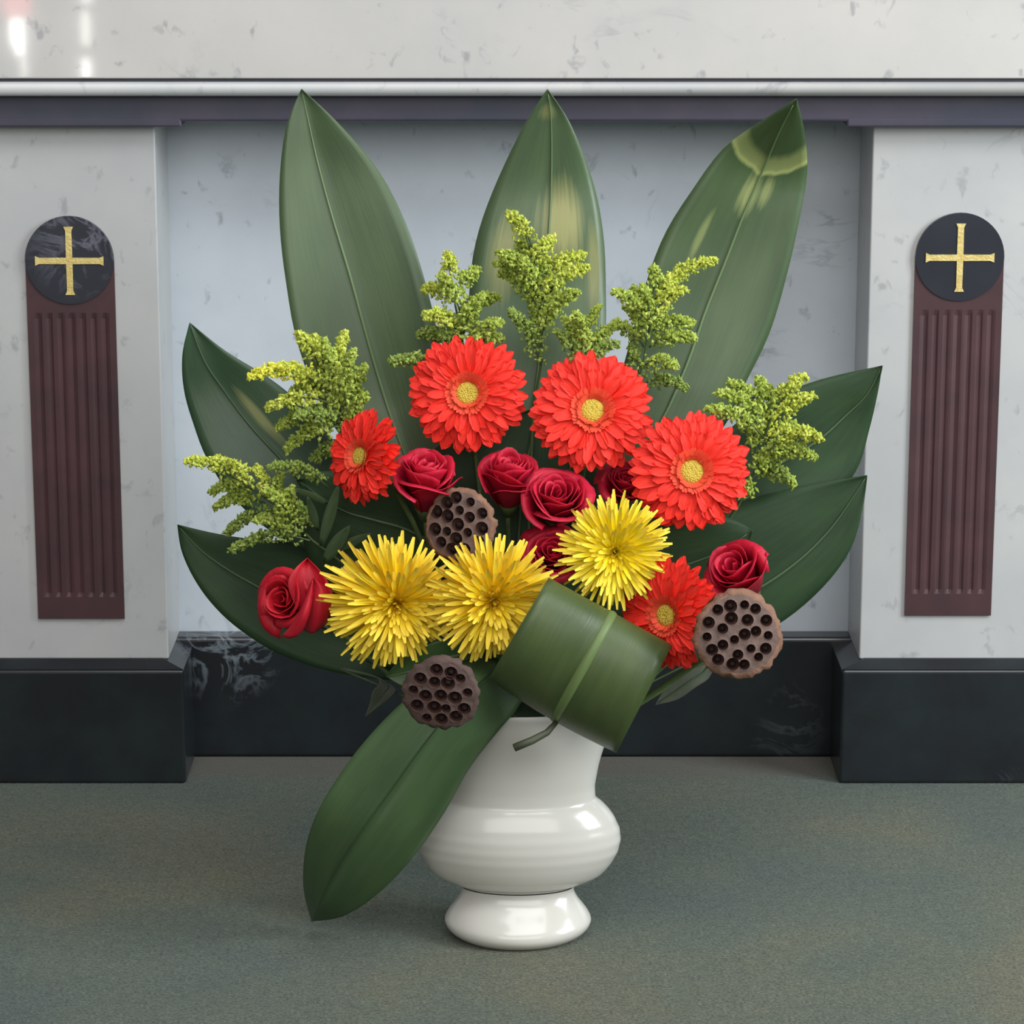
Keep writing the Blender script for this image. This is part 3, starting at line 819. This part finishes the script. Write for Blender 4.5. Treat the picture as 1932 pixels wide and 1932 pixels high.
t = rose('scarlet rose at the far left beside a yellow mum', 541, 1132, 60, -0.09, (-0.50, -0.80, 0.34), 1.3, 27, ROSE2, 15, 1.2)
def loose_petal(t, rws, mat, bulge, nv=12, nu=4):
    vs, fs, uv = [], [], []
    for j in range(nv):
        v = j / (nv - 1)
        lx, ly, mx, my, rx, ry, Y = catmull(rws, v)
        for i in range(-nu, nu + 1):
            q = i / nu; a = abs(q)
            ex, ey = (lx, ly) if q < 0 else (rx, ry)
            vs.append(P(lerp(mx, ex, a), lerp(my, ey, a), Y + bulge * a * a)); uv.append((0.5 + q / 2, 1 - 0.5 * v))
    k = 2 * nu + 1
    for j in range(nv - 1):
        for i in range(k - 1):
            fs.append((j * k + i, j * k + i + 1, (j + 1) * k + i + 1, (j + 1) * k + i))
    solid(part('petal', vs, fs, mat, t, uv), 0.0006)
loose_petal(t, rows((-0.082, -0.10, -0.10), (580, 1053), (556, 1074, 584, 1080, 610, 1084), (543, 1104, 588, 1112, 628, 1122), (560, 1150, 592, 1152, 622, 1156)), ROSE2, -0.010)
loose_petal(t, rows((-0.115, -0.128, -0.12), (592, 1090), (583, 1108, 606, 1112, 626, 1120), (574, 1140, 602, 1142, 629, 1146), (566, 1172, 596, 1180, 618, 1174), (576, 1192, 590, 1195, 600, 1190)), ROSE2, 0.018)
loose_petal(t, rows((-0.125, -0.142, -0.135), (590, 1094), (578, 1122, 584, 1126, 591, 1130), (566, 1154, 574, 1157, 583, 1161), (549, 1180, 560, 1184, 573, 1187), (530, 1201, 545, 1205, 560, 1201)), ROSE2, 0.006)

# ------------------------------------------------------------------ yellow mums
def mum_petal(name, bend, w, mat):
    vs, fs, uv = [], [], []
    nx = 6
    for i in range(nx + 1):
        t = i / nx
        ww = w * (0.55 + 0.45 * smooth(t / 0.5)) * (1.0 if t < 0.85 else lerp(1, 0.5, (t - 0.85) / 0.15))
        for k in range(3):
            s = k - 1
            vs.append((t, s * ww, bend * t * t + 0.45 * w * abs(s) * (1.2 - 0.5 * t))); uv.append((k / 2, t))
    for i in range(nx):
        for k in range(2):
            a = i * 3 + k
            fs.append((a, a + 3, a + 4, a + 1))
    return mesh(name, vs, fs, mat, uv)
MP = [[mum_petal('mum_petal', b, 0.038, m) for b in (-0.16, 0.02, 0.14)] for m in (MUM, MUM2)]
def mum(label, px, py, rpx, Y, n, seed, mk=0, skew=(0, 0), dens=1.0, up=Vector((0, 0, 1))):
    rnd = random.Random(seed)
    c = P(px, py, Y); Rm = M(rpx, c)
    Fm = frame(n, up).to_4x4()
    t = thing('spider_mum', label, 'flower', c, 'yellow spider mums')
    rings = ((9, 6, 0.22), (15, 15, 0.31), (21, 25, 0.42), (29, 36, 0.55), (36, 47, 0.69), (43, 58, 0.83), (48, 68, 0.94), (50, 78, 1.0), (46, 89, 1.03), (34, 101, 0.98), (24, 114, 0.9))
    back = []
    for ri, (cnt, pol, L) in enumerate(rings):
        cnt = int(cnt * dens)
        for i in range(cnt):
            az = 2 * math.pi * (i + rnd.uniform(-0.35, 0.35)) / cnt + ri * 0.7
            po = R_(pol + rnd.uniform(-6, 6))
            ln = L * rnd.uniform(0.86, 1.12)
            ln *= 1 + skew[0] * math.cos(az) * math.sin(po) + skew[1] * math.sin(az) * math.sin(po)
            m = Fm @ Matrix.Rotation(az, 4, 'Z') @ Matrix.Rotation(po - math.pi / 2, 4, 'Y') @ Matrix.Translation((0.05 * Rm, 0, 0)) @ Matrix.Rotation(rnd.uniform(-0.5, 0.5), 4, 'X') @ Matrix.Diagonal((ln * Rm, Rm * (0.75 if ri < 3 else 1.0) * rnd.uniform(0.9, 1.15), ln * Rm, 1))
            if ri > 8:      # past the limit for single petals
                back.append(m); continue
            o = link('petal', MP[mk][2 if ri < 2 and rnd.random() < .6 else (1 if rnd.random() < 0.55 else 0)], t)
            o.matrix_local = m
    v, f, u = joined(MP[mk][0], back)
    o = link('back_petals', mesh('back_petals', v, f, MUM if mk == 0 else MUM2, u), t); o['kind'] = 'stuff'
    v, f = lathe([(0.001, -0.2 * Rm), (0.12 * Rm, -0.16 * Rm), (0.16 * Rm, -0.02 * Rm), (0.10 * Rm, 0.06 * Rm), (0.001, 0.08 * Rm)], 0, 0, 16)
    link('calyx', mesh('calyx', [Fm @ Vector(q) for q in v], f, STEM), t)
    v, f = lathe([(0.09 * Rm, 0.02 * Rm), (0.10 * Rm, 0.08 * Rm), (0.07 * Rm, 0.13 * Rm), (0.001, 0.14 * Rm)], 0, 0, 12)
    link('heart', mesh('heart', [Fm @ Vector(q) for q in v], f, MUMHEART), t)
    nn = Vector(n).normalized()
    stem_part(t, c - nn * (0.18 * Rm), -nn * 0.06 + Vector((0, 0.03, -0.02)), 0.003)
    return t
mum('yellow spider mum furthest left, beside the scarlet rose', 748, 1134, 118, -0.115, (0.10, -0.985, -0.14), 21, 0, (-0.12, 0.0))
mum('yellow spider mum in the middle, touching the rolled leaf', 930, 1130, 114, -0.13, (0.12, -0.985, -0.10), 22, 0)
mum('brightest yellow spider mum at right, under the right-hand gerbera', 1160, 1040, 100, -0.10, (-0.02, -0.93, 0.10), 23, 1)

# ------------------------------------------------------------------ lotus pods
def lotus_pod(label, px, py, rpx, Y, n, seed, mat, holes=(1, 6, 12), hr=0.105, stretch=1.0, up=Vector((0, 0, 1))):
    rnd = random.Random(seed)
    c = P(px, py, Y); Rm = M(rpx, c)
    Fm = frame(n, up).to_4x4() @ Matrix.Diagonal((1, stretch, 1, 1))
    t = thing('lotus_pod', label, 'seed pod', c, 'dried lotus pods')
    dome = lambda x, y: 0.10 * Rm * (1 - (x * x + y * y))
    pos = []
    for k, cnt in enumerate(holes):
        rad = (0.0 if cnt == 1 else 0.14, 0.38 + (0.04 if holes[0] > 1 else 0), 0.71)[k]
        for i in range(cnt):
            an = 2 * math.pi * (i + rnd.uniform(-0.16, 0.16)) / cnt + k * 0.4 + seed
            rd = rad * rnd.uniform(0.93, 1.05)
            pos.append((rd * math.cos(an), rd * math.sin(an), hr * rnd.choice((0.75, 0.9, 1.0, 1.08))))
    NB = 60
    verts, edges = [], []
    wa = [rnd.uniform(0, 6) for _ in range(4)]
    wob = [1 + 0.014 * math.sin(i * 2 * math.pi / NB * 17 + wa[0]) + 0.012 * math.sin(i * 2 * math.pi / NB * 11 + wa[1]) + 0.025 * math.sin(i * 2 * math.pi / NB * 3 + wa[2]) + 0.014 * rnd.uniform(-1, 1) for i in range(NB)]
    for i in range(NB):
        an = 2 * math.pi * i / NB
        verts.append(Vector((0.88 * wob[i] * math.cos(an), 0.88 * wob[i] * math.sin(an))))
    edges += [(i, (i + 1) % NB) for i in range(NB)]
    NH = 12
    for (hx, hy, h) in pos:
        b = len(verts)
        for i in range(NH):
            an = 2 * math.pi * i / NH
            verts.append(Vector((hx + h * math.cos(an), hy + h * math.sin(an))))
        edges += [(b + i, b + (i + 1) % NH) for i in range(NH)]
    for (hx, hy, h) in pos:      # a second ring around each hole for a raised lip
        for i in range(NH):
            an = 2 * math.pi * (i + 0.5) / NH
            q = Vector((hx + h * 1.28 * math.cos(an), hy + h * 1.28 * math.sin(an)))
            if q.length < 0.88 and all((q - Vector((a, b2))).length > h2 * 1.08 for (a, b2, h2) in pos if (a, b2) != (hx, hy)):
                verts.append(q)
    res = geometry.delaunay_2d_cdt(verts, edges, [], 1, 1e-5)
    ov, of = res[0], res[2]
    tri = []
    for f in of:
        m = sum((ov[i] for i in f), Vector((0, 0))) / len(f)
        if any((m - Vector((a, b2))).length < h * 0.985 * math.cos(math.pi / NH) for (a, b2, h) in pos): continue
        if m.length > 0.97: continue
        tri.append(tuple(f))
    def lip(x, y):
        d = min((math.hypot(x - a, y - b2) / h for (a, b2, h) in pos))
        return 0.018 * Rm * max(0.0, 1 - abs(d - 1.0) / 0.3)
    v3 = [Fm @ Vector((q.x * Rm, q.y * Rm, dome(q.x, q.y) + lip(q.x, q.y))) for q in ov]
    link('face', mesh('pod_face', v3, tri, mat), t)
    # rim and cone behind
    prof = [(0.88, 0.0), (0.94, 0.0), (0.985, -0.06), (1.0, -0.14), (0.97, -0.22), (0.9, -0.36), (0.72, -0.62), (0.48, -0.88), (0.24, -1.08), (0.1, -1.2)]
    vs, fs = [], []
    for (r, z) in prof:
        kk = 1.0 if r > 0.8 else 0.4
        jit = 0.045 if 0.92 < r else 0.0
        for i in range(NB):
            an = 2 * math.pi * i / NB
            ww = lerp(1, wob[i], kk) * (1 + jit * rnd.uniform(-1, 1))
            dz = dome(0.93, 0) if z == 0 else 0.0
            vs.append(Fm @ Vector((r * ww * Rm * math.cos(an), r * ww * Rm * math.sin(an), (z + 0.6 * jit * rnd.uniform(-1, 1)) * Rm + dome(0.88 * wob[i], 0) * (1 if r == 0.88 else 0.4))))
    for j in range(len(prof) - 1):
        for i in range(NB):
            i2 = (i + 1) % NB
            fs.append((j * NB + i, (j + 1) * NB + i, (j + 1) * NB + i2, j * NB + i2))
    link('shell', mesh('pod_shell', vs, fs, POD_EDGE if mat is POD else mat), t)
    for (hx, hy, h) in pos:
        vs, fs = [], []
        for (kr, dz) in ((1.0, 0.0), (0.96, -0.06), (0.9, -0.16), (0.6, -0.2)):
            for i in range(NH):
                an = 2 * math.pi * i / NH
                x, y = hx + h * kr * math.cos(an), hy + h * kr * math.sin(an)
                z = dome(x, y) + (lip(x, y) if dz == 0 else 0) + dz * Rm
                vs.append(Fm @ Vector((x * Rm, y * Rm, z)))
        for j in range(3):
            for i in range(NH):
                i2 = (i + 1) % NH
                fs.append((j * NH + i, j * NH + i2, (j + 1) * NH + i2, (j + 1) * NH + i))
        fs.append(tuple(range(3 * NH, 4 * NH)))
        ho = link('seed_hole', mesh('seed_hole', vs, fs, HOLE), t)
        sv, sf = lathe([(0.001, 0.075), (0.035, 0.06), (0.06, 0.025), (0.055, -0.02), (0.03, -0.04)], 0, 0, 8)
        ctr = Vector((hx * Rm, hy * Rm, dome(hx, hy) - 0.15 * Rm))
        link('seed', mesh('seed', [Fm @ (Vector(q) * Rm * (h / 0.105) + ctr) for q in sv], sf, SEED), ho)
    nn = Vector(n).normalized()
    stem_part(t, c - nn * (1.18 * Rm), -nn * 0.03 + Vector((0, 0.02, -0.03)), 0.0035)
    return t
lotus_pod('grey-brown dried lotus pod tilted at the middle above the yellow mums', 866, 990, 70, -0.085, (-0.32, -0.88, 0.22), 31, POD, (1, 6, 11), 0.175, 1.0, Vector((0.5, 0, 1)))
lotus_pod('pale brown dried lotus pod at the right edge of the bouquet', 1393, 1198, 84, -0.205, (0.02, -0.97, 0.16), 32, POD, (2, 7, 14), 0.14)
lotus_pod('darkest dried lotus pod, lowest, hanging over the long leaf', 832, 1310, 73, -0.262, (-0.06, -0.99, -0.10), 33, POD_D, (1, 6, 11), 0.18)

# ------------------------------------------------------------------ goldenrod
OCT = [Vector(q) for q in ((1, 0, 0), (-1, 0, 0), (0, 1, 0), (0, -1, 0), (0, 0, 1), (0, 0, -1))]
OCTF = [(0, 2, 4), (2, 1, 4), (1, 3, 4), (3, 0, 4), (2, 0, 5), (1, 2, 5), (3, 1, 5), (0, 3, 5)]
def plume(t, bx, by, tx, ty, Y, mat, rnd, fat=1.0):
    a = P(bx, by, Y); c = P(tx, ty, Y + rnd.uniform(-0.03, 0.03))
    L = (c - a).length
    side = 1 if c.x >= a.x else -1
    b = lerp(a, c, 0.5) + Vector((-(c.z - a.z) * 0.12 * side, -0.004, abs(c.x - a.x) * 0.22 + 0.004))
    pts = bez(a, b, c, 9)
    vs, fs = tube_data(pts, [0.0011 - 0.0006 * i / 8 for i in range(9)], 5)
    part('branch', vs, fs, STEM, t)
    vs, fs = [], []
    num = int(L * 2800 * fat) + 30
    for i in range(num):
        s = rnd.random() ** 0.8
        s = 0.14 + 0.86 * s
        q = a * (1 - s) ** 2 + b * (2 * s * (1 - s)) + c * (s * s)
        wd = (0.0105 * (1 - s) ** 0.7 + 0.0036) * fat
        d = Vector((rnd.gauss(0, 1), rnd.gauss(0, 1), rnd.gauss(0.35, 1)))
        d = d.normalized() * wd * rnd.uniform(0.35, 1.0)
        r = rnd.uniform(0.0014, 0.0026)
        rot = Matrix.Rotation(rnd.uniform(0, 6.28), 3, Vector((rnd.uniform(-1, 1), rnd.uniform(-1, 1), rnd.uniform(-1, 1) + 0.01)).normalized())
        k = len(vs)
        sc = Vector((r, r, r * rnd.uniform(1.2, 2.1)))
        for o in OCT: vs.append(q + d + rot @ Vector((o.x * sc.x, o.y * sc.y, o.z * sc.z)))
        fs += [tuple(k + j for j in f) for f in OCTF]
    return part('plume', vs, fs, mat, t, flat=True, stuff=True)
def goldenrod(label, stem, plumes, Y, seed, yellow=(), dull=(), leaves=(), fat=1.0, leafmat=None, lime=()):
    rnd = random.Random(seed)
    t = thing('goldenrod_sprig', label, 'flower', P(stem[0][0], stem[0][1], Y), 'goldenrod sprigs')
    sp = [P(x, y, Y) for (x, y) in stem]
    base = sp[0]
    c = MOUTH + Vector(((base.x - VX) * 0.3, 0.02, -0.03))
    path = bez(c, lerp(c, base, 0.55) + Vector((0, 0.03, 0)), base, 7)[:-1] + sp
    part('stem', *tube_data(path, [0.0026 - 0.0014 * i / (len(path) - 1) for i in range(len(path))], 6), STEM, t)
    for i, (bx, by, tx, ty) in enumerate(plumes):
        m = GOLD_B if i in yellow else GOLD_M if i in lime else GOLD_C if i in dull else GOLD_A
        plume(t, bx, by, tx, ty, Y + rnd.uniform(-0.022, 0.015), m, rnd, fat)
    for (bx, by, tx, ty, wpx) in leaves:
        a = P(bx, by, Y - 0.01); e = P(tx, ty, Y - 0.03)
        ax = (e - a); sd = ax.cross(Vector((0, 1, 0))).normalized() * M(wpx, a)
        vs, fs, uv = [], [], []
        for i in range(9):
            f = i / 8; wv = math.sin(math.pi * (0.08 + 0.92 * f)) ** 0.8 if f < 1 else 0.0
            m = lerp(a, e, f) + Vector((0, 0, -0.004 * f * f))
            for s in (-1, 0, 1):
                vs.append(m + sd * (s * wv) + Vector((0, -0.002 * abs(s), 0))); uv.append((0.5 + s / 2, f))
        for i in range(8):
            for k in range(2):
                q = i * 3 + k; fs.append((q, q + 1, q + 4, q + 3))
        solid(part('leaf', vs, fs, leafmat or LEAF, t, uv), 0.0006)
    return t
goldenrod('bushy goldenrod sprig at the left, between the dark leaf and the side-turned gerbera', [(690, 870), (650, 800), (610, 720), (570, 640)],
          [(600, 690, 563, 632), (612, 705, 590, 636), (628, 725, 612, 645), (640, 740, 652, 628), (652, 765, 668, 662), (662, 785, 689, 692),
           (600, 720, 468, 712), (610, 735, 522, 697), (620, 760, 503, 772), (630, 780, 522, 812), (640, 805, 540, 850), (645, 790, 648, 722),
           (620, 740, 550, 742), (640, 800, 560, 785), (655, 830, 690, 745), (660, 845, 590, 870), (630, 750, 600, 690), (640, 775, 590, 720), (650, 800, 600, 800)],
          0.03, 41, (6,), (13, 15, 18), fat=1.2, lime=(0, 1, 3, 7, 8))
goldenrod('lower left goldenrod sprig reaching out beyond the leaves above the scarlet rose', [(650, 1065), (590, 1020), (530, 960), (460, 910), (400, 880)],
          [(440, 900, 350, 872), (450, 905, 404, 866), (472, 922, 433, 872), (500, 940, 483, 880), (480, 925, 395, 930), (522, 952, 530, 895),
           (500, 950, 405, 958), (542, 972, 553, 922), (530, 970, 425, 1008), (560, 1000, 480, 985), (585, 1020, 435, 1040), (550, 985, 500, 925),
           (620, 920, 505, 882), (575, 1005, 562, 950), (560, 1000, 520, 960)],
          0.0, 42, (), (8, 10, 12, 13), lime=(0, 1, 2, 3), leaves=[(606, 1030, 640, 905, 11), (612, 1060, 660, 985, 13), (620, 950, 555, 915, 7), (600, 1000, 580, 930, 8), (630, 1040, 700, 1000, 9)])
goldenrod('goldenrod sprig above the round gerbera, left of the middle leaf', [(882, 730), (872, 640), (856, 560), (845, 484)],
          [(850, 535, 843, 478), (855, 570, 798, 547), (862, 560, 903, 508), (860, 620, 798, 597), (870, 600, 940, 562), (865, 655, 790, 632),
           (875, 630, 910, 560), (875, 660, 948, 610), (868, 590, 828, 520), (872, 640, 890, 572), (880, 665, 945, 640), (830, 700, 738, 685), (868, 650, 835, 590), (872, 680, 830, 630)],
          0.05, 43, (), (5, 11, 13), fat=1.2, lime=(0, 1, 3))
goldenrod('tallest goldenrod sprig in front of the upright middle leaf', [(1005, 780), (1022, 680), (1020, 570), (1008, 480), (990, 425)],
          [(1000, 470, 960, 402), (1012, 500, 975, 462), (1010, 500, 1045, 450), (1015, 540, 940, 478), (1020, 535, 1102, 483), (1018, 565, 935, 497),
           (1022, 565, 1110, 506), (1018, 585, 943, 515), (1022, 605, 1092, 555), (1022, 590, 1062, 525), (1008, 560, 985, 490), (1020, 690, 963, 588),
           (1020, 640, 1000, 560), (1022, 640, 1052, 570), (1018, 550, 1010, 470)],
          0.045, 44, (), (11,), fat=1.2, lime=(0, 2, 4, 6))
goldenrod('short goldenrod sprig peeping out just above the largest gerbera', [(1090, 770), (1095, 700), (1100, 650)],
          [(1095, 690, 1048, 625), (1098, 665, 1085, 590), (1100, 660, 1130, 580), (1105, 680, 1160, 615), (1100, 695, 1165, 650), (1095, 670, 1064, 602)],
          0.02, 45, (), (0, 4), fat=1.05)
goldenrod('goldenrod sprig in front of the creased right-hand tall leaf', [(1195, 770), (1215, 680), (1228, 600), (1238, 530)],
          [(1238, 565, 1232, 505), (1235, 565, 1350, 492), (1238, 575, 1287, 520), (1232, 595, 1293, 547), (1228, 625, 1308, 612), (1225, 655, 1312, 640),
           (1222, 605, 1158, 552), (1222, 590, 1195, 545), (1215, 655, 1158, 610), (1213, 690, 1276, 692), (1210, 725, 1294, 733), (1225, 615, 1210, 540),
           (1220, 640, 1180, 580), (1205, 705, 1190, 655), (1222, 640, 1262, 580)],
          0.04, 46, (), (10, 13), fat=1.1, lime=(1, 2, 3))
goldenrod('goldenrod sprig at the right in front of the dark pointing leaf', [(1390, 960), (1430, 880), (1450, 800), (1478, 730)],
          [(1470, 765, 1520, 712), (1465, 775, 1480, 730), (1455, 785, 1430, 715), (1450, 795, 1375, 722), (1440, 825, 1333, 772), (1445, 805, 1352, 742),
           (1455, 805, 1535, 747), (1450, 830, 1550, 830), (1445, 850, 1538, 866), (1440, 840, 1470, 765), (1430, 890, 1500, 917), (1425, 895, 1452, 850),
           (1430, 855, 1400, 792), (1440, 845, 1500, 800), (1420, 920, 1397, 935), (1435, 885, 1482, 900), (1440, 870, 1500, 860)],
          0.02, 47, (9,), (15,), fat=1.15, lime=(0, 6, 7))
